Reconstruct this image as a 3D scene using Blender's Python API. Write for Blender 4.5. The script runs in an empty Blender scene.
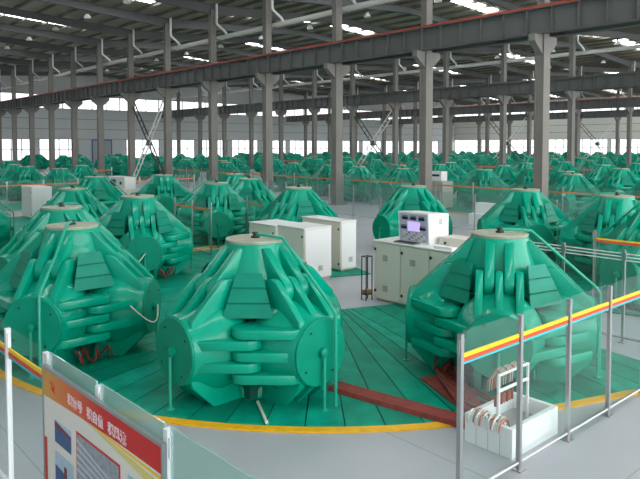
import bpy, bmesh, math, random
from mathutils import Vector, Matrix
random.seed(7)
scene = bpy.context.scene
COL = scene.collection
rad = math.radians

# ------------------------------------------------------------------ camera
CAM_H = 3.0
YAW = rad(41.4)
PITCH = rad(2.5)
cam_data = bpy.data.cameras.new('camera')
cam_data.sensor_width = 36.0
cam_data.lens = 36.0
cam_data.shift_y = -0.104
cam_data.clip_end = 500
cam = bpy.data.objects.new('camera', cam_data)
cam.location = (0, 0, CAM_H)
cam.rotation_euler = (rad(90) - PITCH, 0, -YAW)
COL.objects.link(cam)
scene.camera = cam

# ------------------------------------------------------------------ world, light levels, exposure
world = bpy.data.worlds.new('world')
scene.world = world
world.use_nodes = True
bg = world.node_tree.nodes['Background']
bg.inputs[0].default_value = (0.80, 0.88, 1.0, 1)
bg.inputs[1].default_value = 1.0
SKYLIGHT = 9.0          # daylight through the translucent roof strips
WINDOW_FAR = 1.7         # daylight through the far glazing
WINDOW_NEAR = 4.8        # daylight through the tall glazing of the entrance end
scene.view_settings.view_transform = 'Standard'
scene.view_settings.look = 'None'
scene.view_settings.gamma = 1.0
scene.view_settings.use_curve_mapping = False
scene.view_settings.exposure = 0.35
scene.cycles.transparent_max_bounces = 40
scene.cycles.max_bounces = 8
scene.cycles.diffuse_bounces = 3


# ------------------------------------------------------------------ materials
def lin(c):
    return tuple(((v / 255) / 12.92 if v / 255 <= 0.04045 else ((v / 255 + 0.055) / 1.055) ** 2.4) for v in c) + (1,)


def mat(name, rgb, rough=0.5, metal=0.0, coat=0.0, noise=0.0, nscale=6.0, bump=0.0, bscale=30.0, spec=0.5):
    m = bpy.data.materials.new(name)
    m.use_nodes = True
    nt = m.node_tree
    b = nt.nodes['Principled BSDF']
    col = lin(rgb)
    b.inputs['Base Color'].default_value = col
    b.inputs['Roughness'].default_value = rough
    b.inputs['Metallic'].default_value = metal
    b.inputs['Coat Weight'].default_value = coat
    b.inputs['Specular IOR Level'].default_value = spec
    if noise or bump:
        tc = nt.nodes.new('ShaderNodeTexCoord')
    if noise:
        n = nt.nodes.new('ShaderNodeTexNoise')
        n.inputs['Scale'].default_value = nscale
        n.inputs['Detail'].default_value = 5
        nt.links.new(tc.outputs['Object'], n.inputs['Vector'])
        r = nt.nodes.new('ShaderNodeValToRGB')
        r.color_ramp.elements[0].position = 0.3
        r.color_ramp.elements[1].position = 0.7
        lo = [max(0, v * (1 - noise)) for v in col[:3]]
        hi = [min(1, v * (1 + noise)) for v in col[:3]]
        r.color_ramp.elements[0].color = (*lo, 1)
        r.color_ramp.elements[1].color = (*hi, 1)
        nt.links.new(n.outputs['Fac'], r.inputs['Fac'])
        nt.links.new(r.outputs['Color'], b.inputs['Base Color'])
    if bump:
        n2 = nt.nodes.new('ShaderNodeTexNoise')
        n2.inputs['Scale'].default_value = bscale
        n2.inputs['Detail'].default_value = 3
        nt.links.new(tc.outputs['Object'], n2.inputs['Vector'])
        bp = nt.nodes.new('ShaderNodeBump')
        bp.inputs['Strength'].default_value = bump
        bp.inputs['Distance'].default_value = 0.02
        nt.links.new(n2.outputs['Fac'], bp.inputs['Height'])
        nt.links.new(bp.outputs['Normal'], b.inputs['Normal'])
    return m


def emis(name, rgb, strength):
    m = bpy.data.materials.new(name)
    m.use_nodes = True
    nt = m.node_tree
    nt.nodes.remove(nt.nodes['Principled BSDF'])
    e = nt.nodes.new('ShaderNodeEmission')
    e.inputs[0].default_value = lin(rgb)
    e.inputs[1].default_value = strength
    nt.links.new(e.outputs[0], nt.nodes['Material Output'].inputs[0])
    return m


def glass(name, tint, haze, haze_rgb, gloss=0.06):
    m = bpy.data.materials.new(name)
    m.use_nodes = True
    nt = m.node_tree
    nt.nodes.remove(nt.nodes['Principled BSDF'])
    t = nt.nodes.new('ShaderNodeBsdfTransparent')
    t.inputs[0].default_value = (*tint, 1)
    d = nt.nodes.new('ShaderNodeBsdfDiffuse')
    d.inputs[0].default_value = lin(haze_rgb)
    g = nt.nodes.new('ShaderNodeBsdfGlossy')
    g.inputs['Roughness'].default_value = 0.03
    mx = nt.nodes.new('ShaderNodeMixShader')
    mx.inputs[0].default_value = haze
    nt.links.new(t.outputs[0], mx.inputs[1])
    nt.links.new(d.outputs[0], mx.inputs[2])
    mx2 = nt.nodes.new('ShaderNodeMixShader')
    mx2.inputs[0].default_value = gloss
    nt.links.new(mx.outputs[0], mx2.inputs[1])
    nt.links.new(g.outputs[0], mx2.inputs[2])
    nt.links.new(mx2.outputs[0], nt.nodes['Material Output'].inputs[0])
    return m


M = {}
M['green'] = mat('press_green', (0, 156, 127), 0.26, coat=0.2, noise=0.10, nscale=2.5, bump=0.05, bscale=14, spec=0.22)
M['green_cap'] = mat('cap_green', (0, 140, 112), 0.42, noise=0.08, nscale=4, spec=0.2)
M['green_cover'] = mat('cover_green', (2, 134, 110), 0.45, noise=0.10, nscale=5, spec=0.25)
M['green_core_shade'] = mat('core_shade_green', (6, 90, 74), 0.6)  # darker green puts the shade between the lugs into the core colour
M['green_pipe'] = mat('pipe_green', (30, 165, 135), 0.35)
M['cream'] = mat('cream_plate', (168, 174, 152), 0.55, noise=0.15, nscale=7)
M['dark'] = mat('dark_metal', (40, 40, 38), 0.5)
M['black'] = mat('black_plastic', (14, 14, 16), 0.45)
M['steel'] = mat('stainless_steel', (176, 178, 178), 0.28, metal=0.85)
M['white_post'] = mat('white_post', (226, 230, 232), 0.35)
M['white'] = mat('white_enamel', (232, 234, 232), 0.4)
M['white_tile'] = mat('white_glazed', (236, 240, 240), 0.25)
M['beige'] = mat('beige_enamel', (218, 215, 202), 0.42)
M['beige_dark'] = mat('beige_trim', (176, 176, 166), 0.5)
M['vent'] = mat('vent_grey', (150, 152, 148), 0.6)
M['plank'] = mat('plank_green', (0, 146, 120), 0.5, spec=0.15, noise=0.22, nscale=3.0)
M['plank_b'] = mat('plank_green_pale', (6, 154, 130), 0.48, spec=0.15, noise=0.22, nscale=3.5)
M['plank_c'] = mat('plank_green_deep', (0, 136, 110), 0.5, spec=0.15, noise=0.2, nscale=2.6)
M['joint'] = mat('joint_dark', (8, 52, 44), 0.8)
M['yellow'] = mat('yellow_paint', (238, 178, 16), 0.5, noise=0.08, nscale=9)
M['floor'] = mat('floor_epoxy', (168, 172, 177), 0.36, noise=0.05, nscale=0.8)
M['column'] = mat('column_grey', (121, 118, 111), 0.6, noise=0.06, nscale=2)
M['beam'] = mat('beam_grey', (92, 94, 91), 0.6)
M['roof_steel'] = mat('roof_steel', (90, 93, 91), 0.6)
M['purlin'] = mat('purlin_grey', (126, 120, 106), 0.6)
M['red_rail'] = mat('red_rail', (168, 66, 52), 0.6)
M['duct'] = mat('white_duct', (232, 232, 226), 0.45)
M['wall'] = mat('wall_panel', (200, 203, 202), 0.6)
M['wall_light'] = mat('wall_panel_light', (222, 219, 210), 0.6)
M['girt'] = mat('wall_girt', (132, 134, 134), 0.6)
M['blue'] = mat('blue_door_frame', (70, 110, 150), 0.5)
M['door_grey'] = mat('door_grey', (160, 168, 172), 0.5)
M['skylight'] = emis('skylight_panel', (246, 250, 255), SKYLIGHT)
M['win_far'] = emis('window_daylight', (246, 250, 252), WINDOW_FAR)
M['win_near'] = emis('window_daylight_near', (250, 252, 255), WINDOW_NEAR)
M['glass'] = glass('rail_glass', (0.968, 0.988, 0.984), 0.012, (215, 235, 232), 0.04)
M['glass_far'] = glass('rail_glass_far', (0.955, 0.978, 0.975), 0.05, (205, 225, 222), 0.04)
M['glass_sheen'] = glass('rail_glass_sheen', (0.80, 0.90, 0.88), 0.42, (190, 222, 216), 0.06)  # pale diffuse mix stands in for reflections on the clear glass
M['glass_edge'] = mat('glass_edge', (205, 225, 222), 0.3)
M['tape_yellow'] = mat('tape_yellow', (250, 208, 30), 0.5)
M['tape_red'] = mat('tape_red', (226, 76, 40), 0.5)
M['tape_orange'] = mat('tape_orange', (226, 128, 52), 0.5)
M['tape_cyan'] = mat('tape_cyan', (60, 190, 200), 0.5)
M['hose_red'] = mat('hose_red', (128, 52, 40), 0.7, noise=0.2, nscale=12)
M['band_red'] = mat('rubber_red', (134, 56, 48), 0.75, noise=0.22, nscale=9)
M['hose_white'] = mat('hose_white', (222, 222, 212), 0.5)
M['copper'] = mat('copper', (186, 104, 66), 0.35, metal=0.6)
M['silver'] = mat('silver_hose', (190, 190, 186), 0.35, metal=0.6)
M['screen'] = emis('screen_lilac', (196, 180, 240), 0.9)
M['lcd'] = mat('readout_navy', (28, 26, 74), 0.3)
M['panel_grey'] = mat('panel_lilac', (188, 184, 204), 0.4)
M['wood'] = mat('wood_brown', (150, 110, 72), 0.6)
M['paper'] = mat('poster_white', (232, 230, 222), 0.5)
M['print_red'] = mat('print_red', (204, 40, 34), 0.5)
M['print_pink'] = mat('print_pink', (250, 226, 232), 0.5)
M['print_swoosh'] = mat('print_swoosh', (222, 214, 130), 0.5)
M['print_roof'] = mat('print_roof', (120, 52, 60), 0.5)
M['print_blue'] = mat('print_blue', (58, 92, 140), 0.5, noise=0.4, nscale=40)
M['print_sky'] = mat('print_sky', (176, 204, 220), 0.5, noise=0.1, nscale=20)
M['print_grey'] = mat('print_grey', (150, 160, 170), 0.5, noise=0.25, nscale=25)
M['print_dark'] = mat('print_dark', (52, 52, 50), 0.5, noise=0.6, nscale=60)
M['print_mist'] = mat('print_mist', (198, 206, 212), 0.5)


def roof_mat():
    m = mat('roof_sheet', (156, 153, 134), 0.55)
    nt = m.node_tree
    tc = nt.nodes.new('ShaderNodeTexCoord')
    w = nt.nodes.new('ShaderNodeTexWave')
    w.wave_type = 'BANDS'
    w.bands_direction = 'Y'
    w.inputs['Scale'].default_value = 1.05
    nt.links.new(tc.outputs['Object'], w.inputs['Vector'])
    bp = nt.nodes.new('ShaderNodeBump')
    bp.inputs['Strength'].default_value = 0.5
    bp.inputs['Distance'].default_value = 0.05
    nt.links.new(w.outputs['Fac'], bp.inputs['Height'])
    nt.links.new(bp.outputs['Normal'], nt.nodes['Principled BSDF'].inputs['Normal'])
    return m


M['roof'] = roof_mat()


def header_mat():
    """flat print: orange at one end turning red"""
    m = mat('print_header', (206, 44, 34), 0.5)
    nt = m.node_tree
    tc = nt.nodes.new('ShaderNodeTexCoord')
    sp = nt.nodes.new('ShaderNodeSeparateXYZ')
    nt.links.new(tc.outputs['Object'], sp.inputs[0])
    r = nt.nodes.new('ShaderNodeValToRGB')
    e = r.color_ramp.elements
    e[0].position = 0.05
    e[0].color = lin((214, 160, 74))
    e[1].position = 0.62
    e[1].color = lin((206, 36, 32))
    a = r.color_ramp.elements.new(0.30)
    a.color = lin((222, 110, 56))
    mm = nt.nodes.new('ShaderNodeMath')
    mm.operation = 'MULTIPLY'
    mm.inputs[1].default_value = 0.62
    nt.links.new(sp.outputs['X'], mm.inputs[0])
    nt.links.new(mm.outputs[0], r.inputs['Fac'])
    nt.links.new(r.outputs['Color'], nt.nodes['Principled BSDF'].inputs['Base Color'])
    return m


M['header'] = header_mat()


# ------------------------------------------------------------------ mesh helpers
class MB:
    def __init__(self):
        self.v = []
        self.f = []
        self.mi = []
        self.cur = 0

    def add(self, verts, faces, mx=None):
        n = len(self.v)
        if mx is not None:
            verts = [mx @ Vector(p) for p in verts]
        self.v += [tuple(p) for p in verts]
        self.f += [tuple(i + n for i in f) for f in faces]
        self.mi += [self.cur] * len(faces)
        return self

    def box(self, x0, x1, y0, y1, z0, z1, mx=None):
        vs = [(x0, y0, z0), (x1, y0, z0), (x1, y1, z0), (x0, y1, z0), (x0, y0, z1), (x1, y0, z1), (x1, y1, z1), (x0, y1, z1)]
        fs = [(0, 3, 2, 1), (4, 5, 6, 7), (0, 1, 5, 4), (1, 2, 6, 5), (2, 3, 7, 6), (3, 0, 4, 7)]
        return self.add(vs, fs, mx)

    def bar(self, a, b, w, h, upv=(0, 0, 1)):
        a, b = Vector(a), Vector(b)
        d = (b - a).normalized()
        u = Vector(upv)
        s = d.cross(u)
        if s.length < 1e-4:
            s = d.cross(Vector((0, 1, 0)))
        s.normalize()
        u = s.cross(d).normalized()
        vs = []
        for p in (a, b):
            for i, j in ((-1, -1), (1, -1), (1, 1), (-1, 1)):
                vs.append(p + s * i * w / 2 + u * j * h / 2)
        fs = [(0, 1, 2, 3), (7, 6, 5, 4), (0, 4, 5, 1), (1, 5, 6, 2), (2, 6, 7, 3), (3, 7, 4, 0)]
        return self.add(vs, fs)

    def tube(self, pts, r, n=8, cap=True):
        pts = [Vector(p) for p in pts]
        vs, fs = [], []
        prev = None
        for i, p in enumerate(pts):
            if i == 0:
                d = pts[1] - p
            elif i == len(pts) - 1:
                d = p - pts[i - 1]
            else:
                d = (pts[i + 1] - p).normalized() + (p - pts[i - 1]).normalized()
            d.normalize()
            if prev is None:
                a = d.cross(Vector((0, 0, 1)))
                if a.length < 1e-3:
                    a = d.cross(Vector((1, 0, 0)))
            else:
                a = prev - d * prev.dot(d)
            a.normalize()
            prev = a
            b = d.cross(a)
            rr = r[i] if isinstance(r, (list, tuple)) else r
            for k in range(n):
                t = 2 * math.pi * k / n
                vs.append(p + a * rr * math.cos(t) + b * rr * math.sin(t))
        for i in range(len(pts) - 1):
            for k in range(n):
                k2 = (k + 1) % n
                fs.append((i * n + k, i * n + k2, (i + 1) * n + k2, (i + 1) * n + k))
        if cap:
            fs.append(tuple(range(n))[::-1])
            m0 = (len(pts) - 1) * n
            fs.append(tuple(m0 + k for k in range(n)))
        return self.add(vs, fs)

    def lathe(self, prof, n=24, mx=None, cap0=True, cap1=True):
        """prof: list of (z, r) about +Z"""
        vs, fs = [], []
        for z, r in prof:
            for k in range(n):
                t = 2 * math.pi * k / n
                vs.append((r * math.cos(t), r * math.sin(t), z))
        for i in range(len(prof) - 1):
            for k in range(n):
                k2 = (k + 1) % n
                fs.append((i * n + k, i * n + k2, (i + 1) * n + k2, (i + 1) * n + k))
        if cap0:
            fs.append(tuple(range(n))[::-1])
        if cap1:
            m0 = (len(prof) - 1) * n
            fs.append(tuple(m0 + k for k in range(n)))
        return self.add(vs, fs, mx)

    def prism(self, poly, z0, z1, mx=None):
        n = len(poly)
        vs = [(x, y, z0) for x, y in poly] + [(x, y, z1) for x, y in poly]
        fs = [tuple(range(n))[::-1], tuple(range(n, 2 * n))]
        for k in range(n):
            k2 = (k + 1) % n
            fs.append((k, k2, n + k2, n + k))
        return self.add(vs, fs, mx)

    def mesh(self, name, mats, smooth=False, cut_z=None, bevel=0.0, angle=35, normals=True):
        if not isinstance(mats, (list, tuple)):
            mats = [mats]
        me = bpy.data.meshes.new(name)
        me.from_pydata(self.v, [], self.f)
        for m in mats:
            me.materials.append(M[m])
        if len(mats) > 1:
            me.polygons.foreach_set('material_index', self.mi)
        bm = bmesh.new()
        bm.from_mesh(me)
        if normals:
            bmesh.ops.recalc_face_normals(bm, faces=bm.faces)
        if bevel:
            es = [e for e in bm.edges if len(e.link_faces) == 2 and e.calc_face_angle(0) > 0.6]
            bmesh.ops.bevel(bm, geom=es, offset=bevel, segments=2, affect='EDGES', profile=0.6, clamp_overlap=True)
        if cut_z is not None:
            bmesh.ops.bisect_plane(bm, geom=bm.verts[:] + bm.edges[:] + bm.faces[:], plane_co=(0, 0, cut_z), plane_no=(0, 0, 1), clear_inner=True)
        bm.to_mesh(me)
        bm.free()
        if smooth:
            me.polygons.foreach_set('use_smooth', [True] * len(me.polygons))
            me.set_sharp_from_angle(angle=rad(angle))
        me.update()
        return me


def link(name, data, parent=None, loc=None, rz=None):
    o = bpy.data.objects.new(name, data)
    COL.objects.link(o)
    if parent is not None:
        o.parent = parent
    if loc is not None:
        o.location = loc
    if rz is not None:
        o.rotation_euler = (0, 0, rz)
    return o


def obj(name, mb, mats, parent=None, **kw):
    return link(name, mb.mesh(name, mats, **kw), parent)


def tag(o, label=None, cat=None, group=None, kind=None):
    if label:
        o['label'] = label
    if cat:
        o['category'] = cat
    if group:
        o['group'] = group
    if kind:
        o['kind'] = kind
    return o


def thing(name, label, cat, loc=(0, 0, 0), rz=0, group=None, kind=None):
    o = link(name, None, None, loc, rz)
    return tag(o, label, cat, group, kind)


ORD = ['first', 'second', 'third', 'fourth', 'fifth', 'sixth', 'seventh', 'eighth', 'ninth', 'tenth', 'eleventh', 'twelfth',
       'thirteenth', 'fourteenth', 'fifteenth', 'sixteenth', 'seventeenth', 'eighteenth']
_s, _c = math.sin(YAW), math.cos(YAW)


def px(x, y):
    """rough picture column and depth of a plan point, used only for leaving out what the frame cannot show"""
    f = x * _s + y * _c
    r = x * _c - y * _s
    return (320 + 640 * r / f if f > 0.3 else -9999), f


# ================================================================== THE HALL
XW, YW = 118.0, 88.0          # far side wall, far end wall
X0, Y0 = -3.0, -10.0          # walls behind the camera
LINES = [22.0, 46.0, 70.0, 94.0]
COLY = [-6.0, 0.2, 6.5, 12.47, 17.96, 23.66, 29.5, 35.3, 41.28, 47.16, 53.1, 59.05, 65.0, 71.05, 77.1, 83.1]
ZV, ZR = 12.1, 12.75          # valley and ridge heights

fl = MB().box(X0 - .3, XW + .3, Y0 - .3, YW + .3, -0.3, 0.0)
floor = tag(obj('floor', fl, 'floor'), 'pale grey glossy epoxy floor of the whole hall', 'floor', kind='structure')

for x in (-1.1, 1.88, 4.86):
    obj('floor_joint', MB().box(x - .006, x + .006, -4, 4.6 if x > 4 else 12, .0, .001), 'vent', floor)
for y in (-.6, 2.4):
    obj('floor_joint', MB().box(-2, 14, y - .006, y + .006, .0, .001), 'vent', floor)

# ---- ceiling: sheets, purlins, rafters, skylights
ceil = thing('ceiling', 'shallow pitched steel roof with rafters, purlins and bright skylight strips', 'ceiling', kind='structure')


def roof_z(x):
    t = ((x + 2) % 24) / 24
    return ZV + (ZR - ZV) * (1 - abs(2 * t - 1))


slopes = []
for k in range(-1, 5):
    a, b = -2 + 24 * k, 10 + 24 * k
    slopes += [(a, b, ZV, ZR), (b, a + 24, ZR, ZV)]
slopes = [s for s in slopes if s[1] > X0 and s[0] < XW]
for xa, xb, za, zb in slopes:
    x_lo = max(xa, X0 - .3)
    zl = za + (zb - za) * (x_lo - xa) / (xb - xa)
    m = MB()
    vs = [(x_lo, Y0 - .3, zl), (xb, Y0 - .3, zb), (xb, YW + .3, zb), (x_lo, YW + .3, zl)]
    vs += [(x, y, z + .12) for x, y, z in vs]
    m.add(vs, [(0, 3, 2, 1), (4, 5, 6, 7), (0, 1, 5, 4), (1, 2, 6, 5), (2, 3, 7, 6), (3, 0, 4, 7)])
    obj('roof_sheet', m, 'roof', ceil)
purlin_me = MB().box(-.035, .035, Y0, YW, -.2, 0).mesh('purlin', 'purlin')
for xa, xb, za, zb in slopes:
    for j in range(8):
        x = xa + .75 + 1.5 * j
        if x < X0 + .2 or x > XW - .2:
            continue
        link('purlin', purlin_me, ceil, (x, 0, roof_z(x) - .005))


def rafter_mesh(up):
    m = MB()
    L = 12.0
    dz = ZR - ZV
    z0, z1 = (0, dz) if up else (dz, 0)
    d0, d1 = (.62, .42) if up else (.42, .62)
    for (w, t0, t1) in ((.24, 0, .03), (.02, .03, None), (.24, None, 0)):
        if w == .02:
            top0, bot0, top1, bot1 = z0 - .03, z0 - d0 + .03, z1 - .03, z1 - d1 + .03
        elif t0 == 0:
            top0, bot0, top1, bot1 = z0, z0 - .03, z1, z1 - .03
        else:
            top0, bot0, top1, bot1 = z0 - d0 + .03, z0 - d0, z1 - d1 + .03, z1 - d1
        h = w / 2
        m.add([(0, -h, bot0), (L, -h, bot1), (L, h, bot1), (0, h, bot0), (0, -h, top0), (L, -h, top1), (L, h, top1), (0, h, top0)],
              [(0, 3, 2, 1), (4, 5, 6, 7), (0, 1, 5, 4), (1, 2, 6, 5), (2, 3, 7, 6), (3, 0, 4, 7)])
    return m.mesh('rafter', 'roof_steel')


rm = {True: rafter_mesh(True), False: rafter_mesh(False)}
for xa, xb, za, zb in slopes:
    if xa < X0:
        continue
    for y in COLY:
        c, f = px((xa + xb) / 2, y)
        if f > 2 and -500 < c < 1100:
            link('rafter', rm[za < zb], ceil, (xa, y, ZV - .205))


def sky_mesh(up, length):
    m = MB()
    dz = (ZR - ZV) / 12 * length
    z0, z1 = (0, dz) if up else (dz, 0)
    h = .55
    m.add([(0, -h, z0 - .02), (length, -h, z1 - .02), (length, h, z1 - .02), (0, h, z0 - .02), (0, -h, z0), (length, -h, z1), (length, h, z1), (0, h, z0)],
          [(0, 3, 2, 1), (4, 5, 6, 7), (0, 1, 5, 4), (1, 2, 6, 5), (2, 3, 7, 6), (3, 0, 4, 7)])
    return m.mesh('skylight', 'skylight')


SL = 8.5
sm = {True: sky_mesh(True, SL), False: sky_mesh(False, SL)}
for xa, xb, za, zb in slopes:
    if xa < X0:
        continue
    up = za < zb
    for y in [2.2 + 12 * k for k in range(0, 7)]:
        x = xb - 1.0 - SL if up else xa + 1.0
        link('skylight', sm[up], ceil, (x, y, min(roof_z(x), roof_z(x + SL)) - .03))

# ---- walls
def wall_end(name, label, y, thick, xs, win_mat, solid=(), near=False):
    """end wall: plinth, low windows per bay, panel band, high strip of windows, upper panels"""
    w = thing(name, label, 'wall', kind='structure')
    ya, yb = (y, y + thick) if thick > 0 else (y + thick, y)
    face = y - .05 if thick > 0 else y + .05
    x_min, x_max = xs[0], xs[-1]
    zs = [1.0, 3.8, 7.9, 9.7] if not near else [0.9, 8.6, 9.0, 11.2]
    obj('plinth', MB().box(x_min, x_max, ya, yb, 0, zs[0]), 'wall', w)
    n = 3 if not near else 1
    for i in range(n):
        za = zs[1] + (zs[2] - zs[1]) * i / n
        zb_ = zs[1] + (zs[2] - zs[1]) * (i + 1) / n
        obj('wall_panel', MB().box(x_min, x_max, ya, yb, za + .015, zb_ - .015), 'wall', w)
        obj('girt', MB().box(x_min, x_max, min(face, ya), max(face, yb) if thick < 0 else ya, za - .04, za + .04), 'girt', w)
    obj('wall_panel', MB().box(x_min, x_max, ya, yb, zs[3], ZR + .3), 'wall', w)
    for a, b in zip(xs[:-1], xs[1:]):
        obj('pier', MB().box(a - .0, a + .9, ya, yb, zs[0], zs[1]), 'wall', w)
    return w, zs


xs = [X0 + (XW - X0) * i / 20 for i in range(21)]
wb, zs = wall_end('wall_back', 'grey panelled far end wall with two bands of bright windows', YW, .3, xs, 'win_far')
nwin = 0


def window(x0, x1, y0, y1, z0, z1, mt, along, label, ndiv=3, hdiv=1):
    """glazing with a frame; lies in a wall along x or y"""
    global nwin
    nwin += 1
    w = thing('window_%d' % nwin, label, 'window', kind='structure')
    if along == 'x':
        obj('pane', MB().box(x0, x1, y0 + .08, y0 + .10, z0, z1), mt, w)
        m = MB()
        for i in range(ndiv + 1):
            x = x0 + (x1 - x0) * i / ndiv
            m.box(x - .06, x + .06, y0, y0 + .07, z0, z1)
        for i in range(hdiv + 1):
            z = z0 + (z1 - z0) * i / hdiv
            m.box(x0, x1, y0, y0 + .06, z - .05, z + .05)
    else:
        obj('pane', MB().box(x0 + .08, x0 + .10, y0, y1, z0, z1), mt, w)
        m = MB()
        for i in range(ndiv + 1):
            y = y0 + (y1 - y0) * i / ndiv
            m.box(x0, x0 + .07, y - .06, y + .06, z0, z1)
        for i in range(hdiv + 1):
            z = z0 + (z1 - z0) * i / hdiv
            m.box(x0, x0 + .06, y0, y1, z - .05, z + .05)
    obj('window_frame', m, 'girt', w)
    return w


low_i = 0
for i, (a, b) in enumerate(zip(xs[:-1], xs[1:])):
    c, f = px(b, YW)
    if c < -60 or a > 108:
        obj('wall_panel', MB().box(a + .9, b, YW, YW + .3, 1.0, 3.8), 'wall', wb)
        obj('wall_panel', MB().box(a, b, YW, YW + .3, 7.9, 9.7), 'wall', wb)
        continue
    if i == 6:
        # plain bay with a grey door in a blue frame
        obj('wall_panel', MB().box(a + .9, b, YW, YW + .3, 1.0, 3.8), 'wall', wb)
        d = thing('door_1', 'grey service door in a blue frame in the far end wall', 'door', kind='structure')
        obj('door_leaf', MB().box(a + 2.0, a + 4.6, YW - .12, YW - .06, 0, 3.6), 'door_grey', d)
        m = MB().box(a + 1.85, a + 2.0, YW - .16, YW - .04, 0, 3.75)
        m.box(a + 4.6, a + 4.75, YW - .16, YW - .04, 0, 3.75)
        m.box(a + 1.85, a + 4.75, YW - .16, YW - .04, 3.6, 3.75)
        obj('door_frame', m, 'blue', d)
    else:
        low_i += 1
        window(a + .9, b, YW, YW, 1.0, 3.8, 'win_far', 'x', 'bright low window in the far end wall, %s from the left' % ORD[low_i - 1], 4, 2)
    window(a, b, YW, YW, 7.9, 9.7, 'win_far', 'x', 'bright high clerestory window in far end wall, bay %s from the left' % ORD[max(0, i - 5)], 3, 1)

ws = thing('wall_right', 'grey panelled far side wall with low and high window bands', 'wall', kind='structure')
ys = [Y0 + (YW - Y0) * i / 14 for i in range(15)]
obj('plinth', MB().box(XW, XW + .3, Y0, YW, 0, 1.0), 'wall_light', ws)
for i in range(3):
    za, zb_ = 4.1 + 4.1 * i / 3, 4.1 + 4.1 * (i + 1) / 3
    obj('wall_panel', MB().box(XW, XW + .3, Y0, YW, za + .015, zb_ - .015), 'wall_light', ws)
    obj('girt', MB().box(XW - .05, XW, Y0, YW, za - .04, za + .04), 'girt', ws)
obj('wall_panel', MB().box(XW, XW + .3, Y0, YW, 9.9, ZR + .3), 'wall_light', ws)
si = 0
for a, b in zip(ys[:-1], ys[1:]):
    obj('pier', MB().box(XW, XW + .3, a, a + .6, 1.0, 4.1), 'wall_light', ws)
    si += 1
    window(XW, XW, a + .6, b, 1.0, 4.1, 'win_far', 'y', 'bright low window in the far side wall, %s from the right' % ORD[si - 1], 4, 2)
    window(XW, XW, a, b, 8.2, 9.9, 'win_far', 'y', 'bright high window in the far side wall, %s from the right' % ORD[si - 1], 3, 1)

wl = MB().box(X0 - .3, X0, Y0, YW, 0, ZR + .3)
tag(obj('wall_left', wl, 'wall'), 'plain grey panelled side wall behind the viewing position', 'wall', kind='structure')
wn, zn = wall_end('wall_front', 'grey entrance end wall with tall glazing behind the viewing position', Y0, -.3, xs, 'win_near', near=True)
for i, (a, b) in enumerate(zip(xs[:-1], xs[1:])):
    window(a + .9, b, Y0 - .1, Y0, .9, 8.6, 'win_near', 'x', 'tall bright window in the entrance end wall behind the viewer, bay %d' % (i + 1), 4, 5)
    window(a, b, Y0 - .1, Y0, 9.0, 11.2, 'win_near', 'x', 'upper bright window in the entrance end wall behind the viewer, bay %d' % (i + 1), 4, 1)

# ---- columns, crane beams, ducts, braces
col_lower = MB().box(-.20, .20, -.15, .15, 0, 7.0)
for sy in (-1, 1):
    col_lower.box(-.23, .23, sy * .16 - .025, sy * .16 + .025, 0, 7.0)
col_lower_me = col_lower.mesh('lower_shaft', 'column')
cu = MB().box(-.17, .17, -.13, .13, 7.0, ZV - .55)
for sy in (-1, 1):
    cu.box(-.2, .2, sy * .14 - .02, sy * .14 + .02, 7.0, ZV - .55)
col_upper_me = cu.mesh('upper_shaft', 'column')
hd = MB()
for sy in (-1, 1):
    hd.prism([(0.2 * sy, 6.30), (.78 * sy, 6.78), (.78 * sy, 7.03), (0.2 * sy, 7.03)], -.13, .13,
             Matrix(((1, 0, 0, 0), (0, 0, 1, 0), (0, 1, 0, 0), (0, 0, 0, 1))))
head_me = hd.mesh('corbel', 'column')
foot = MB().box(-.42, .42, -.34, .34, 0, .04)
foot_me = foot.mesh('base_plate', 'column')
ROWN = ['nearest', 'second', 'third', 'farthest']
for li, X in enumerate(LINES):
    n = 0
    vis = [y for y in COLY if px(X, y)[1] > 1 and -120 < px(X, y)[0] < 900]
    for y in sorted(vis, reverse=True):
        inside = -5 < px(X, y)[0] < 645
        if inside:
            n += 1
            lab = 'grey steel column, %s from the left in the row under the %s crane beam' % (ORD[n - 1], ROWN[li])
        else:
            lab = 'grey steel column of the %s crane beam row beyond the picture edge' % ROWN[li]
        c = thing('steel_column', lab, 'column', (X, y, 0), 0, 'columns under the %s crane beam' % ROWN[li], 'structure')
        link('base_plate', foot_me, c)
        link('lower_shaft', col_lower_me, c)
        link('upper_shaft', col_upper_me, c)
        link('corbel', head_me, c)

YB0, YB1 = COLY[0] - 1, YW - .4
seg_me = MB().box(-.17, .17, YB0, YB1, 7.03, 7.06).box(-.012, .012, YB0, YB1, 7.06, 7.92).box(-.2, .2, YB0, YB1, 7.92, 7.95).mesh('girder', 'beam')
stiff_me = MB().box(-.16, .16, -.012, .012, 7.06, 7.92).mesh('stiffener', 'beam')
rail_red = MB().box(-.21, .21, YB0, YB1, 7.955, 8.03).mesh('crane_rail', 'red_rail')
rail_grey = MB().box(-.06, .06, YB0, YB1, 7.955, 8.05).mesh('crane_rail', 'beam')
for li, X, sd in [(i, x, q) for i, x in enumerate(LINES) for q in (-1, 1)]:
    b = thing('crane_beam', '%s long grey crane runway beam of the %s column row%s' % (
        'front' if sd < 0 else 'rear', ROWN[li], ', red painted top edge' if li in (0, 2) else ''), 'beam', (X + .52 * sd, 0, 0), 0, 'crane runway beams', 'structure')
    link('girder', seg_me, b)
    link('crane_rail', rail_red if li in (0, 2) else rail_grey, b)
    y = COLY[0]
    while y < YB1 - .2:
        if -60 < px(X, y)[0] < 760:
            link('stiffener', stiff_me, b, (0, y, 0))
        y += .988 if sd < 0 else 2.965

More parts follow.
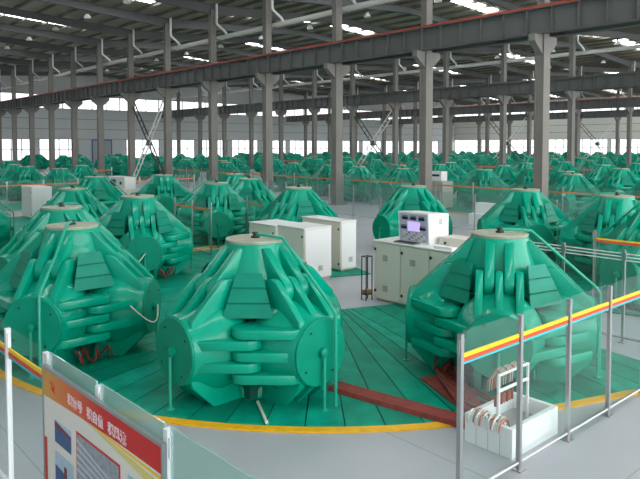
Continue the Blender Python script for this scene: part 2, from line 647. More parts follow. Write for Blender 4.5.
duct_me = MB().tube([(0, COLY[0], 0), (0, YW - .5, 0)], .15, 12).mesh('duct_pipe', 'duct', smooth=True)
down_me = MB().tube([(-.62, -.36, 2.0), (-.62, -.36, .85), (-.60, -.38, .72), (-.12, -.55, .30), (0, -.58, .10)], .075, 8).mesh('downpipe', 'duct', smooth=True)
strap_me = MB().box(-.66, 0.0, -.03, .03, -.2, -.15).mesh('duct_bracket', 'roof_steel')
for li, X in enumerate(LINES):
    d = thing('drain_duct', 'white drain duct running along the %s column row with short downpipes' % ROWN[li], 'duct', (X + .72, 0, 9.9), 0, 'white drain ducts', 'structure')
    link('duct_pipe', duct_me, d)
    for y in COLY:
        if -60 < px(X, y)[0] < 760:
            link('downpipe', down_me, d, (0, y, 0))
            link('duct_bracket', strap_me, d, (0, y, 0))


def lattice_arm(a, b):
    a, b = Vector(a), Vector(b)
    d = (b - a).normalized()
    s = d.cross(Vector((1, 0, 0))).normalized() * .22
    m = MB()
    m.bar(a + s, b + s, .07, .07)
    m.bar(a - s, b - s, .07, .07)
    n = int((b - a).length / .62)
    for i in range(1, n):
        p = a + (b - a) * i / n
        m.bar(p + s, p - s, .04, .04)
    return m


for li, X in enumerate(LINES):
    ya, yb = COLY[8] + .25, COLY[9] - .25
    cb = thing('cross_brace', 'crossed lattice brace between two columns of the %s row' % ROWN[li], 'brace', (X, 0, 0), 0, 'crossed lattice braces', 'structure')
    obj('brace_arm', lattice_arm((.05, ya, .15), (.05, yb, 6.2)), 'dark', cb)
    obj('brace_arm', lattice_arm((-.05, yb, .15), (-.05, ya, 6.2)), 'duct', cb)
    obj('gusset_plate', MB().box(-.09, .09, (ya + yb) / 2 - .25, (ya + yb) / 2 + .25, 2.95, 3.4), 'beam', cb)

# ---- high bay lamps (unlit)
lamp_parts = (('lamp_shade', MB().lathe([(0, .24), (.10, .22), (.20, .13), (.26, .08)], 16, cap0=False).mesh('lamp_shade', 'white', smooth=True)),
              ('lamp_housing', MB().lathe([(.26, .08), (.42, .08)], 12).mesh('lamp_housing', 'beam', smooth=True)),
              ('lamp_rod', MB().tube([(0, 0, .42), (0, 0, 1.12)], .015, 6).mesh('lamp_rod', 'dark')))
lamp_list = []
for bay in range(0, 4):
    for xx in (16.5 + 24 * bay, 30.5 + 24 * bay):
        for y in COLY:
            c, f = px(xx, y)
            if f > 12 and f < 75 and -20 < c < 660 and xx < 90:
                lamp_list.append((xx, y, f))
def ordn(k):
    return ORD[k - 1] if k <= len(ORD) else '%d%s' % (k, {1: 'st', 2: 'nd', 3: 'rd'}.get(k % 10, 'th'))


ln = 0
lamp_list.sort(key=lambda q: px(q[0], q[1] + .4)[0])
for xx, y, f in lamp_list:
    ln += 1
    l = thing('high_bay_lamp', 'small unlit white dome lamp under the roof, %s from the left' % ordn(ln), 'lamp', (xx, y + .4, roof_z(xx) - 1.12), 0, 'dome lamps hanging under the roof')
    for n, me in lamp_parts:
        link(n, me, l)

# ================================================================== PLATFORM OF GREEN PLANKS
CA, CB = Vector((8.52, 9.59)), Vector((10.2, 9.0))
R_OUT, R_IN = 6.29, 1.35
plat = thing('platform', 'oval platform of radiating green planks with a yellow painted edge', 'platform', kind='structure')
TOPZ = 0.018
seg_dir = (CB - CA).normalized()
az_seg = math.degrees(math.atan2(seg_dir.y, seg_dir.x))
a_lo = az_seg + 90       # normal on the far side


def wedge(step, gap, r0, r1, z0, z1):
    m = MB()
    n = 2
    h = rad(step) / 2
    g0, g1 = gap / r0, gap / r1
    poly = [(r0 * math.cos(-h + g0), r0 * math.sin(-h + g0)), (r1 * math.cos(-h + g1), r1 * math.sin(-h + g1)),
            (r1 * 1.0006, 0), (r1 * math.cos(h - g1), r1 * math.sin(h - g1)), (r0 * math.cos(h - g0), r0 * math.sin(h - g0))]
    m.prism(poly, z0, z1)
    return m


STEP = 4.0
w_meshes = [wedge(STEP, .008, R_IN, R_OUT - .12, .006, TOPZ).mesh('plank', k) for k in ('plank', 'plank_b', 'plank_c')]
under_me = wedge(STEP, -.001, R_IN, R_OUT - .125, .001, .008).mesh('joint_bed', 'joint')
edge_me = MB().prism([((R_OUT - .115) * math.cos(t), (R_OUT - .115) * math.sin(t)) for t in (rad(-2), 0, rad(2))] +
                     [(R_OUT * math.cos(t), R_OUT * math.sin(t)) for t in (rad(2), 0, rad(-2))], .001, TOPZ + .002).mesh('edge_strip', 'yellow')


def in_gap(center, az):
    p = center + Vector((math.cos(rad(az)), math.sin(rad(az)))) * 5.2
    if p.y < 8 and 9.35 < p.x < 11.6:
        return True
    a = (math.degrees(math.atan2(p.y - CB.y, p.x - CB.x))) % 360
    return 24 < a < 84


for center, start in ((CA, a_lo), (CB, a_lo + 180)):
    for k in range(45):
        az = start + STEP * (k + .5)
        if in_gap(center, az):
            continue
        link('plank', random.choice(w_meshes), plat, (center.x, center.y, 0), rad(az))
        link('joint_bed', under_me, plat, (center.x, center.y, 0), rad(az))
        link('edge_strip', edge_me, plat, (center.x, center.y, 0), rad(az))
Ls = (CB - CA).length
for side in (1, -1):
    nrm = Vector((-seg_dir.y, seg_dir.x)) * side
    for k in range(4):
        p0 = CA + seg_dir * (Ls * k / 4)
        az = math.degrees(math.atan2(nrm.y, nrm.x))
        pm = p0 + seg_dir * Ls / 8 + nrm * 5.2
        if pm.y < 8 and 9.35 < pm.x < 11.6:
            continue
        ww = Ls / 8
        mx = Matrix.Translation((p0.x + seg_dir.x * ww, p0.y + seg_dir.y * ww, 0)) @ Matrix.Rotation(rad(az), 4, 'Z')
        obj('plank', MB().box(R_IN, R_OUT - .12, -ww + .008, ww - .008, .006, TOPZ, mx), random.choice(['plank', 'plank_b', 'plank_c']), plat)
        obj('joint_bed', MB().box(R_IN, R_OUT - .12, -ww, ww, .001, .008, mx), 'joint', plat)
        obj('edge_strip', MB().box(R_OUT - .115, R_OUT, -ww, ww, .001, TOPZ + .002, mx), 'yellow', plat)

# ================================================================== THE PRESSES
D, RB, E_, RL, CZ = 1.165, .387, .625, .172, .65
PITCH_V, PITCH_H = .118, .125     # lug spacing in the upright and in the level hinges


def frame(a, b):
    """matrix taking (d, t, s) to press space for beam axis a and neighbour axis b"""
    a, b = Vector(a), Vector(b)
    s = a.cross(b)
    m = Matrix(((a.x, b.x, s.x, 0), (a.y, b.y, s.y, 0), (a.z, b.z, s.z, CZ), (0, 0, 0, 1)))
    return m


def lug_poly(tip=True):
    pts = [(.42, .05), (1.09, .12), (1.13, .30), (1.115, .376)]
    for k in range(9):
        t = rad(52 + (205 - 52) * k / 8)
        pts.append((E_ + RL * math.cos(t), E_ + RL * math.sin(t)))
    pts.append((.42, .38))
    return pts


def beam_mesh(name, axis, neigh, cut=True):
    m = MB()
    ax = Vector(axis)
    prof = [(.42, .44), (.55, .53), (.72, .545), (.83, .525), (.93, .475), (1.03, .425), (1.14, .400), (D - .008, RB + .005)]
    if axis.z > .5:
        prof = [(.42, .44), (.55, .50), (.70, .50), (.80, .475), (.92, .435), (1.05, .395), (1.14, .376), (D - .008, .368)]
    b0 = Vector(neigh[0][0])
    fr = frame(axis, b0)
    # lathe runs about +Z: send Z to the axis
    z2a = fr @ Matrix(((0, 0, 1, 0), (1, 0, 0, 0), (0, 1, 0, 0), (0, 0, 0, 1)))
    m.lathe(prof, 40, z2a)
    me = m.mesh(name, 'green', smooth=True, angle=50)
    lug = MB()
    for b, count in neigh:
        f = frame(axis, b)
        PITCH_L = PITCH_H if abs(axis.z) < .5 and abs(b.z) < .5 else PITCH_V
        TH_L = PITCH_L * .90 if PITCH_L == PITCH_H else (.124 if count == 2 else .098)
        offs = [-2 * PITCH_L, 0, 2 * PITCH_L] if count == 3 else [-PITCH_L, PITCH_L]
        for o in offs:
            lug.prism(lug_poly(), o - TH_L / 2, o + TH_L / 2, f)
    me2 = lug.mesh(name + '_lug', 'green', smooth=True, bevel=.026, angle=40)
    bm = bmesh.new()
    bm.from_mesh(me)
    bm.from_mesh(me2)
    if cut:
        bmesh.ops.bisect_plane(bm, geom=bm.verts[:] + bm.edges[:] + bm.faces[:], plane_co=(0, 0, 0), plane_no=(0, 0, 1), clear_inner=True)
    bm.to_mesh(me)
    bm.free()
    me.polygons.foreach_set('use_smooth', [True] * len(me.polygons))
    me.set_sharp_from_angle(angle=rad(42))
    return me


def lift(me):
    """the upper half of a press is a little flatter than it is wide"""
    for v in me.vertices:
        t = max(0.0, min(1.0, (v.co.z - CZ - .36) / .74))
        v.co.z -= .02 * t
    return me


X_, Y_, Z_ = Vector((1, 0, 0)), Vector((0, 1, 0)), Vector((0, 0, 1))
top_me = lift(beam_mesh('top_beam', Z_, [(X_, 2), (Y_, 2), (-X_, 2), (-Y_, 2)]))
bot_me = beam_mesh('bottom_beam', -Z_, [(X_, 2), (Y_, 2), (-X_, 2), (-Y_, 2)])
side_x_me = lift(beam_mesh('side_beam', X_, [(Y_, 3), (-Y_, 3), (Z_, 3), (-Z_, 3)]))
side_y_me = lift(beam_mesh('side_beam', Y_, [(X_, 2), (-X_, 2), (Z_, 3), (-Z_, 3)]))
core_me = MB().box(-.43, .43, -.43, .43, .0, CZ + .43).mesh('core_block', 'green_core_shade')
plate_me = MB().lathe([(CZ + D - .008, .36), (CZ + D + .022, .37), (CZ + D + .03, .36)], 40).mesh('top_plate', 'cream', smooth=True)
lift(plate_me)
fit = MB().lathe([(CZ + D + .03, .055), (CZ + D + .055, .055), (CZ + D + .055, .032), (CZ + D + .085, .032), (CZ + D + .085, .045), (CZ + D + .10, .045)], 12)
fit_me = lift(fit.mesh('pipe_fitting', 'dark', smooth=True))
# end cap about +X
z2x = Matrix(((0, 0, 1, 0), (1, 0, 0, 0), (0, 1, 0, CZ), (0, 0, 0, 1)))
cap_me = MB().lathe([(D - .008, RB), (D + .014, RB), (D + .022, RB - .008)], 48, z2x).mesh('end_cap', 'green_cap', smooth=True)
bolt = MB().lathe([(D + .022, .014), (D + .030, .014)], 8, z2x)
bolt_me = bolt.mesh('cap_bolt', 'dark')
hub_me = MB().lathe([(D + .022, .055), (D + .075, .055), (D + .085, .04)], 14, z2x).mesh('cap_hub', 'green_cap', smooth=True)
dr_me = MB().tube([(D + .065, 0, CZ - .03), (D + .065, 0, .012)], .017, 8).lathe([(0, .045), (.012, .045)], 10, Matrix.Translation((D + .065, 0, 0))).mesh('drain_pipe', 'green_pipe', smooth=True)


def cover_mesh(i):
    """i-th strip of the slanting three-strip cover in the +x+y corner"""
    r0, z0, h0 = .79, CZ + .36, .290
    r1, z1, h1 = .61, CZ + .86, .150
    t0, t1 = i / 3 + .012, (i + 1) / 3 - .012
    rv, tv = Vector((.7071, .7071, 0)), Vector((-.7071, .7071, 0))
    nrm = (rv * (z1 - z0) + Z_ * (r0 - r1)).normalized()
    m = MB()
    pts = []
    for t in (t0, t1):
        c = rv * (r0 + (r1 - r0) * t) + Z_ * (z0 + (z1 - z0) * t)
        h = h0 + (h1 - h0) * t
        pts += [c - tv * h, c + tv * h]
    pts = [pts[0], pts[1], pts[3], pts[2]]
    vs = pts + [p + nrm * .02 for p in pts]
    m.add(vs, [(0, 3, 2, 1), (4, 5, 6, 7), (0, 1, 5, 4), (1, 2, 6, 5), (2, 3, 7, 6), (3, 0, 4, 7)])
    # rolled joint rod at the upper edge
    if i < 2:
        m.tube([pts[3] + nrm * .024 - tv * -.01, pts[2] + nrm * .024 - tv * .01], .006, 6)
    return m.mesh('cover_plate', 'green_cover')


cover_mes = [lift(cover_mesh(i)) for i in range(3)]
bp = MB()
bp.tube([(0, .0, CZ + D + .075), (.16, .03, CZ + D + .075), (.40, .10, CZ + D + .055), (.80, .13, CZ + .86), (1.20, .14, CZ + .50), (1.265, .14, CZ + .42), (1.27, .14, .012)], .02, 8)
pipe_me = lift(bp.mesh('hydraulic_pipe', 'green_pipe', smooth=True))
hose_pts = []
for k in range(17):
    t = k / 16
    hose_pts.append((D + .09 - .22 * t * t + .07 * math.sin(math.pi * t), -.50 * t, CZ + .02 - .24 * math.sin(math.pi * t) + .10 * t))
hose_me = MB().tube(hose_pts, .011, 6).mesh('white_hose', 'hose_white', smooth=True)
low_hose = []
for k in range(22):
    t = k / 21
    low_hose.append((.80 + .10 * math.sin(5 * t * math.pi), -.28 + .5 * t, .12 + .09 * math.cos(7 * t * math.pi)))
coil_me = MB().tube(low_hose, .016, 6).mesh('copper_hose', 'hose_red', smooth=True)
grease_me = MB().tube([(.55, -.14, CZ + .62), (.62, -.14, CZ + .70), (.74, -.12, CZ + .64), (.80, -.10, CZ + .45)], .014, 6).mesh('grease_hose', 'hose_white', smooth=True)

SIDES = [(0, side_x_me, 0.0), (90, side_y_me, -90.0), (180, side_x_me, 0.0), (270, side_y_me, -90.0)]


def press(x, y, az, label, group, pipe=0, hoses=(), z=TOPZ):
    """az: direction of the corner that points outwards from the ring"""
    p = thing('cubic_press', label, 'press', (x, y, z), rad(az + 45), group)
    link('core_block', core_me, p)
    link('top_beam', top_me, p)
    link('bottom_beam', bot_me, p)
    pl = link('top_plate', plate_me, p)
    link('pipe_fitting', fit_me, pl)
    for k, (a, me, off) in enumerate(SIDES):
        link('side_beam', me, p, None, rad(a + off))
        c = link('end_cap', cap_me, p, None, rad(a))
        link('cap_hub', hub_me, c)
        for b in range(4):
            t = rad(35 + 90 * b)
            link('cap_bolt', bolt_me, c, (0, .30 * math.cos(t), .30 * math.sin(t)))
        link('drain_pipe', dr_me, p, None, rad(a))
        for i in range(3):
            link('cover_plate', cover_mes[i], p, None, rad(a))
    link('hydraulic_pipe', pipe_me, p, None, rad(90 * pipe))
    for kind, k in hoses:
        link(*{'w': ('white_hose', hose_me), 'c': ('copper_hose', coil_me), 'g': ('grease_hose', grease_me)}[kind], p, None, rad(90 * k))
    return p


# plain versions for presses too far off to show their fittings
def join(meshes, name, mats):
    bm = bmesh.new()
    for me, mx, mi in meshes:
        n0 = len(bm.faces)
        tmp = me.copy()
        tmp.transform(mx)
        bm.from_mesh(tmp)
        bm.faces.ensure_lookup_table()
        for f in bm.faces[n0:]:
            f.material_index = mi
        bpy.data.meshes.remove(tmp)
    me = bpy.data.meshes.new(name)
    bm.to_mesh(me)
    bm.free()
    for m in mats:
        me.materials.append(M[m])
    me.polygons.foreach_set('use_smooth', [True] * len(me.polygons))
    me.set_sharp_from_angle(angle=rad(42))
    return me


I4 = Matrix.Identity(4)


def rz4(a):
    return Matrix.Rotation(rad(a), 4, 'Z')


frame_me = join([(core_me, I4, 1), (top_me, I4, 0), (bot_me, I4, 0)] + [(me, rz4(a + off), 0) for a, me, off in SIDES], 'hinge_frame', ['green', 'green_core_shade'])
caps_me = [join([(cap_me, rz4(a), 0), (hub_me, rz4(a), 0), (dr_me, rz4(a), 0)], 'end_cap', ['green_cap']) for a in (0, 90, 180, 270)]
covs_me = [join([(c, rz4(a), 0) for c in cover_mes], 'corner_cover', ['green_cover']) for a in (0, 90, 180, 270)]
top2_me = join([(plate_me, I4, 0), (fit_me, I4, 1)], 'top_plate', ['cream', 'dark'])
far_me = join([(frame_me, I4, 0), (plate_me, I4, 1)] + [(c, I4, 2) for c in caps_me] + [(c, I4, 3) for c in covs_me], 'cubic_press', ['green', 'cream', 'green_cap', 'green_cover'])


def press_mid(x, y, az, label, group, pipe=0):
    p = thing('cubic_press', label, 'press', (x, y, .012), rad(az + 45), group)
    link('hinge_frame', frame_me, p)
    link('top_plate', top2_me, p)
    for c in caps_me:
        link('end_cap', c, p)
    for c in covs_me:
        link('corner_cover', c, p)
    link('hydraulic_pipe', pipe_me, p, None, rad(90 * pipe))
    return p


def press_far(x, y, az, label, group):
    o = link('cubic_press', far_me, None, (x, y, .012), rad(az + 45))
    return tag(o, label, 'press', group)


def az_of(x, y, c=None):
    p = Vector((x, y))
    if c is None:
        t = max(0, min(1, (p - CA).dot(seg_dir) / Ls))
        c = CA + seg_dir * (Ls * t)
    d = p - Vector(c)
    return math.degrees(math.atan2(d.y, d.x))


G1 = 'presses on the nearest oval platform'
placed = []
NEAR = [
    # x, y, az override, pipe side, hoses, label
    (4.66, 6.51, 228, 0, [('g', 2)], 'large bright green press in front of the white cabinets, red strip running from its foot'),
    (3.43, 9.35, 180, 0, [('w', 1), ('c', .5)], 'large green press at the left with white hose and copper coils, above the poster'),
    (7.36, 4.75, 258, 0, [('c', -1.5)], 'large green press beside the control console, behind the striped glass and white tank'),
    (4.30, 12.25, None, 2, [('g', 1)], 'green press right behind the copper-coil press at the left edge group'),
    (6.55, 13.75, None, 3, [('g', 1), ('w', 1), ('c', 1.5)], 'green press with round cap facing forward, between left group and white cabinets'),
    (11.2, 13.6, 66, 3, [('g', 2)], 'green press half hidden behind the white electrical cabinets'),
    (14.1, 11.95, None, 0, [('g', 2)], 'green press directly behind the monitor of the control console'),
    (15.2, 9.05, None, 0, [('g', 2)], 'green press behind the large one at right, in front of the thick column'),
    (14.85, 6.5, None, 1, [('g', 2)], 'green press near the right edge behind the corridor rail'),
    (12.75, 4.75, None, 1, [('g', 2)], 'green press cut off by the right edge of the picture'),
]
for x, y, az, pipe, hs, lab in NEAR:
    press(x, y, az_of(x, y) if az is None else az, lab, G1, pipe, hs)
    placed.append((x, y))

G2 = 'presses on the platform behind the nearest one'
C2 = (9.3, 22.2)
MID = [
    (6.42, 17.4, C2, 'green press with cream top behind the left front pair'),
    (4.2, 19.6, C2, 'green press cut off by the left edge of the picture'),
    (10.7, 17.0, C2, 'green press behind the orange-striped corridor rail left of centre'),
    (13.0, 18.5, C2, 'green press right of the orange-striped corridor rail'),
    (14.6, 21.8, C2, 'green press peeping over the corridor rail pair'),
    (12.0, 22.9, (9.3, 30), 'green press behind the small white console at the left'),
    (9.45, 23.4, C2, 'green press left of the small white console at the left'),
    (11.4, 32.6, (9.3, 37), 'green press behind the orange rail at left, right of the white cabinet'),
    (11.1, 36.9, (9.3, 41), 'green press behind the orange rail at left, above the white cabinet'),
]
MID2 = [
    (25.0, 9.6, 'green press of the second platform at the right edge behind the orange rail'),
    (24.7, 12.6, 'front green press of a close pair right of the thick right column'),
    (27.2, 14.2, 'rear green press of a close pair right of the thick right column'),
    (26.2, 17.8, 'green press right of the distant beige console'),
    (29.6, 17.2, 'green press just left of the thick right column, farther back'),
    (24.4, 21.4, 'green press behind the distant beige console'),
    (24.5, 24.6, 'green press seen between the two middle columns, nearer one'),
    (25.4, 28.0, 'green press seen between the two middle columns, farther one'),
    (28.0, 24.8, 'green press above the console monitor, far behind'),
    (32.4, 14.0, 'green press of the second platform far right, behind the close pair'),
    (32.3, 20.6, 'green press on the rear edge of the second platform'),
    (31.2, 24.4, 'green press at the rear left of the second platform'),
]
for i, (x, y, c, lab) in enumerate(MID):
    press_mid(x, y, az_of(x, y, c), lab, G2, i % 4)
    placed.append((x, y))
for i, (x, y, lab) in enumerate(MID2):
    press_mid(x, y, az_of(x, y, (29, 17.5)), lab, 'presses on the platform beyond the first column row', i % 4)
    placed.append((x, y))

cands = []
for cx, y0, dy in ((9.3, 37.0, 14), (29.0, 37.0, 14), (40.0, 13.0, 13.5), (53.5, 10.0, 13.5), (64.5, 14.0, 13.5), (77.5, 12.0, 13.5), (88.5, 15.0, 13.5), (101.0, 12.0, 13.5), (111.5, 15.0, 13.5)):
    cy = y0
    while cy < YW - 5.5:
        for k in range(12):
            if k in (3, 9):
                continue
            a = 30 * k
            x, y = cx + 4.9 * math.cos(rad(a)), cy + 4.9 * math.sin(rad(a))
            cc, f = px(x, y)
            if f > 5 and -30 < cc < 670 and y < YW - 2 and x < XW - 2 and all(abs(x - q) > .9 or min(abs(y - t) for t in COLY) > .9 or True for q in LINES):
                if min((x - u) ** 2 + (y - v) ** 2 for u, v in placed) > 9.0 and min(abs(x - q) for q in LINES) > 2.0:
                    cands.append((f, x, y, a))
                    placed.append((x, y))
        cy += dy
cands.sort()
gap_n = {}
near_cols = sorted(px(LINES[0], y)[0] for y in COLY if px(LINES[0], y)[1] > 1 and -5 < px(LINES[0], y)[0] < 645)
for f, x, y, a in cands[:300 - len(NEAR) - len(MID) - len(MID2)]:
    c = px(x, y)[0]
    g = sum(1 for q in near_cols if q < c)
    gap_n[g] = gap_n.get(g, 0) + 1
    k = gap_n[g]
    o = ORD[k - 1] if k <= len(ORD) else ordn(k)
    where = 'left of the first' if g == 0 else 'right of the %s' % ORD[g - 1]
    lab = '%s green press %s nearest-row column, %s in depth there' % ('small' if f < 45 else 'tiny', where, o)
    press_far(x, y, a, lab, 'far presses receding to the end walls')

# green plank rings under the farther groups
def ring(cx, cy, lab):
    m = MB()
    n = 48
    vs = []
    for r in (1.6, 6.1, 6.25):
        for z in (.001, .010):
            vs += [(cx + r * math.cos(2 * math.pi * k / n), cy + r * math.sin(2 * math.pi * k / n), z) for k in range(n)]
    m.v = vs
    for k in range(n):
        k2 = (k + 1) % n
        m.f.append((n + k, n + k2, 3 * n + k2, 3 * n + k)); m.mi.append(0)
        m.f.append((3 * n + k, 3 * n + k2, 5 * n + k2, 5 * n + k)); m.mi.append(1)
        m.f.append((k, k2, n + k2, n + k)); m.mi.append(0)
        m.f.append((4 * n + k, 4 * n + k2, 5 * n + k2, 5 * n + k)); m.mi.append(1)
    o = obj('platform', m, ['plank', 'yellow'])
    tag(o, lab, 'platform', 'round green platforms farther back', 'structure')


ring(9.3, 22.4, 'green round platform directly behind the nearest oval one')
ring(29.0, 16.0, 'green round platform beyond the first column row at right')
ring(9.3, 36.6, 'green round platform third along the left bay')
ring(29.0, 36.6, 'green round platform beyond the first column row, farther back')
ring(40.0, 13.0, 'green round platform before the second column row at right')


# ================================================================== GLASS RAILINGS
def railing(label, p0, p1, n, h=1.45, stripes='near', gmat='glass', postmat='steel', base=True, sheen=(), pw=.04, skip_first=False, group=None, posts=True):
    p0, p1 = Vector((*p0, 0)), Vector((*p1, 0))
    d = p1 - p0
    L = d.length
    az = math.atan2(d.y, d.x)
    r = thing('glass_railing', label, 'railing', (p0.x, p0.y, 0), az, group)
    w = L / n
    pm = MB().box(-pw / 2, pw / 2, -pw / 2, pw / 2, 0, h).box(-.05, .05, -.05, .05, 0, .012).mesh('post', postmat)
    gm = MB().box(.03, w - .03, -.005, .005, .10, h + .02).mesh('glass_panel', gmat)
    gf = MB().box(.03, w - .03, -.005, .005, .10, h + .02).mesh('glass_panel', 'glass_sheen')
    cl = MB().box(-.035, .035, -.012, .012, h - .16, h - .04).mesh('clip', postmat)
    for k in range(n + 1):
        link('post', pm, r, (w * k, 0, 0))
        if k < n:
            link('glass_panel', gf if k in sheen else gm, r, (w * k, 0, 0))
        link('clip', cl, r, (w * k, 0, 0))
    if base:
        obj('base_rail', MB().tube([(0, 0, .075), (L, 0, .075)], .018, 8), postmat, r, smooth=True)
    st = {'near': [('tape_yellow', 1.262, .034), ('tape_red', 1.226, .03), ('tape_cyan', 1.198, .018)],
          'pair': [('tape_yellow', h - .15, .028), ('tape_red', h - .19, .036)],
          'lines': [('white', 1.36, .014), ('white', 1.31, .014), ('white', 1.26, .014)],
          'far': [('tape_orange', h - .20, .045)], None: []}[stripes]
    for mname, z, hh in st:
        for k in range(n):
            if k in sheen:
                continue
            obj('tape_stripe', MB().box(w * k + .03, w * (k + 1) - .03, -.0065, .0065, z - hh / 2, z + hh / 2), mname, r)
    return r


railing('near right glass railing with yellow, red and blue stripes, before the white tank', (4.30, 3.13), (9.74, 3.13), 6)
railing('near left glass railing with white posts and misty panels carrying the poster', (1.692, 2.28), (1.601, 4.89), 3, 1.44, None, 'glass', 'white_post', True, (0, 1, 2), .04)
railing('left glass railing with striped clear panels at the left edge beyond the poster', (1.599, 4.94), (1.508, 7.55), 3, 1.44, 'near', 'glass', 'white_post', True, (), .04)
railing('corridor glass railing with three thin white lines beside the large right press', (9.8, 3.2), (9.8, 6.1), 3, 1.42, 'lines', 'glass')
railing('corridor glass railing with yellow and red stripes before the right-edge press', (11.45, 1.7), (11.45, 5.4), 4, 1.45, 'pair', 'glass')
railing('short orange-striped railing behind the cabinets left of centre', (10.9, 14.9), (11.15, 16.0), 1, 1.45, 'far', 'glass')
railing('orange-striped railing between the left front group and next platform', (9.2, 14.9), (9.2, 16.9), 2, 1.45, 'far', 'glass')
railing('plain glass railing along the aisle before the thick columns', (18.6, -2.0), (18.6, 34.0), 24, 1.30, None, 'glass_far', 'steel')
railing('orange-striped glass railing behind the nearest column row', (22.75, 2.0), (22.75, 44.0), 21, 1.42, 'far', 'glass_far')
railing('orange-striped glass railing crossing the left bay far back', (2.0, 30.0), (17.5, 30.0), 10, 1.42, 'far', 'glass_far')
railing('plain glass railing crossing the left bay before the far presses', (2.0, 44.0), (19.0, 44.0), 10, 1.42, 'far', 'glass_far')
railing('orange-striped glass railing before the second column row', (44.6, 8.0), (44.6, 60.0), 20, 1.42, 'far', 'glass_far')
railing('orange-striped glass railing just behind the second column row', (47.2, 14.0), (47.2, 60.0), 20, 1.35, 'far', 'glass_far')

# ================================================================== POSTER ON THE LEFT RAILING
PX0 = Vector((1.556, 4.868))
PX1 = Vector((1.616, 3.135))
pd = (PX1 - PX0)
p_az = math.atan2(pd.y, pd.x)
W_P = pd.length
po = thing('poster_board', 'white and red notice board with small photographs hung on the left railing', 'poster', (PX0.x, PX0.y, 0), p_az)
# local x runs along the poster from left to right; the viewer's side is local -y
obj('board', MB().box(0, W_P, 0, .012, .18, 1.355), 'paper', po)
hb = MB()
low = []
for k in range(13):
    t = k / 12
    low.append((W_P * t, 1.150 + .05 * math.sin(min(1, t * 1.15) * math.pi / 2)))
hb.prism([(x, z) for x, z in low] + [(W_P, 1.352), (0, 1.352)], -.003, 0.0, Matrix(((1, 0, 0, 0), (0, 0, 1, 0), (0, 1, 0, 0), (0, 0, 0, 1))))
obj('header_band', hb, 'header', po)
XZ = Matrix(((1, 0, 0, 0), (0, 0, 1, 0), (0, 1, 0, 0), (0, 0, 0, 1)))
sw = MB().prism([(W_P * .40, 1.182), (W_P * .7, 1.165), (W_P, 1.14), (W_P, 1.07), (W_P * .8, 1.115), (W_P * .55, 1.16)], -.0025, 0, XZ)
obj('swoosh', sw, 'print_swoosh', po)
obj('swoosh_line', MB().prism([(W_P * .42, 1.192), (W_P * .75, 1.185), (W_P, 1.18), (W_P, 1.165), (W_P * .75, 1.17), (W_P * .55, 1.18)], -.0028, 0, XZ), 'tape_yellow', po)
obj('board_frame', MB().box(-.012, W_P + .012, -.008, .02, 1.355, 1.375).box(-.012, 0, -.008, .02, .18, 1.355).box(W_P, W_P + .012, -.008, .02, .18, 1.355), 'steel', po)
obj('edge_stripe', MB().box(.01, .05, -.003, 0, .2, .84), 'print_red', po)


def picture(x0, x1, z0, z1, kind):
    m = MB().box(x0, x1, -.003, 0, z0, z1)
    f = obj('photo_print', m, 'print_sky' if kind != 'hall' else 'print_red', po)
    w, h = x1 - x0, z1 - z0
    if kind == 'street':
        obj('print_patch', MB().prism([(x0, z0 + h * .72), (x1, z0 + h * .62), (x1, z0), (x0, z0)], -.004, -.003, XZ), 'print_blue', f)
        obj('print_patch', MB().prism([(x0, z0 + h * .95), (x1, z0 + h * .75), (x1, z0 + h * .62), (x0, z0 + h * .72)], -.0045, -.003, XZ), 'print_roof', f)
    elif kind == 'tower':
        obj('print_patch', MB().prism([(x0, z0 + h * .55), (x0 + w * .4, z0 + h * .5), (x1, z0 + h * .3), (x1, z0), (x0, z0)], -.004, -.003, XZ), 'print_blue', f)
        obj('print_patch', MB().prism([(x0 + w * .5, z0 + h * .72), (x0 + w * .65, z0 + h * .72), (x0 + w * .65, z0 + h * .3), (x0 + w * .5, z0 + h * .35)], -.0045, -.003, XZ), 'print_roof', f)
    else:
        b = .014
        obj('print_patch', MB().box(x0 + b, x1 - b, -.0045, -.003, z0 + b, z1 - b), 'print_grey', f)
        for q in range(5):
            obj('print_patch', MB().prism([(x0 + b, z1 - .05 - q * .05), (x1 - b, z1 - .16 - q * .035), (x1 - b, z1 - .17 - q * .035), (x0 + b, z1 - .066 - q * .05)], -.0055, -.0045, XZ), 'print_mist', f)
        obj('print_patch', MB().prism([(x0 + b, z0 + h * .45), (x1 - b, z0 + h * .3), (x1 - b, z0 + b), (x0 + b, z0 + b)], -.0058, -.0045, XZ), 'print_dark', f)


picture(.21, .50, .868, 1.03, 'street')
picture(.21, .53, .58, .80, 'tower')
picture(.585, 1.23, .46, 1.066, 'hall')
picture(1.33, 1.62, .76, 1.05, 'tower')


def text_mesh(body, size, name, mname, parent, x, z):
    cu_ = bpy.data.curves.new(name, 'FONT')
    cu_.body = body
    cu_.size = size
    cu_.extrude = .0008
    cu_.offset = .0022
    tmp = bpy.data.objects.new(name, cu_)
    COL.objects.link(tmp)
    dg = bpy.context.evaluated_depsgraph_get()
    me = bpy.data.meshes.new_from_object(tmp.evaluated_get(dg))
    bpy.data.objects.remove(tmp)
    me.transform(Matrix(((1, 0, 0, x), (0, 0, 1, -.0045), (0, 1, 0, z), (0, 0, 0, 1))))
    me.materials.clear()
    me.materials.append(M[mname])
    return link(name, me, parent)


for body, x in (('积容号', .45), ('积自值', .765), ('积风流', 1.075)):
    text_mesh(body, .083, 'lettering', 'print_pink', po, x, 1.222)
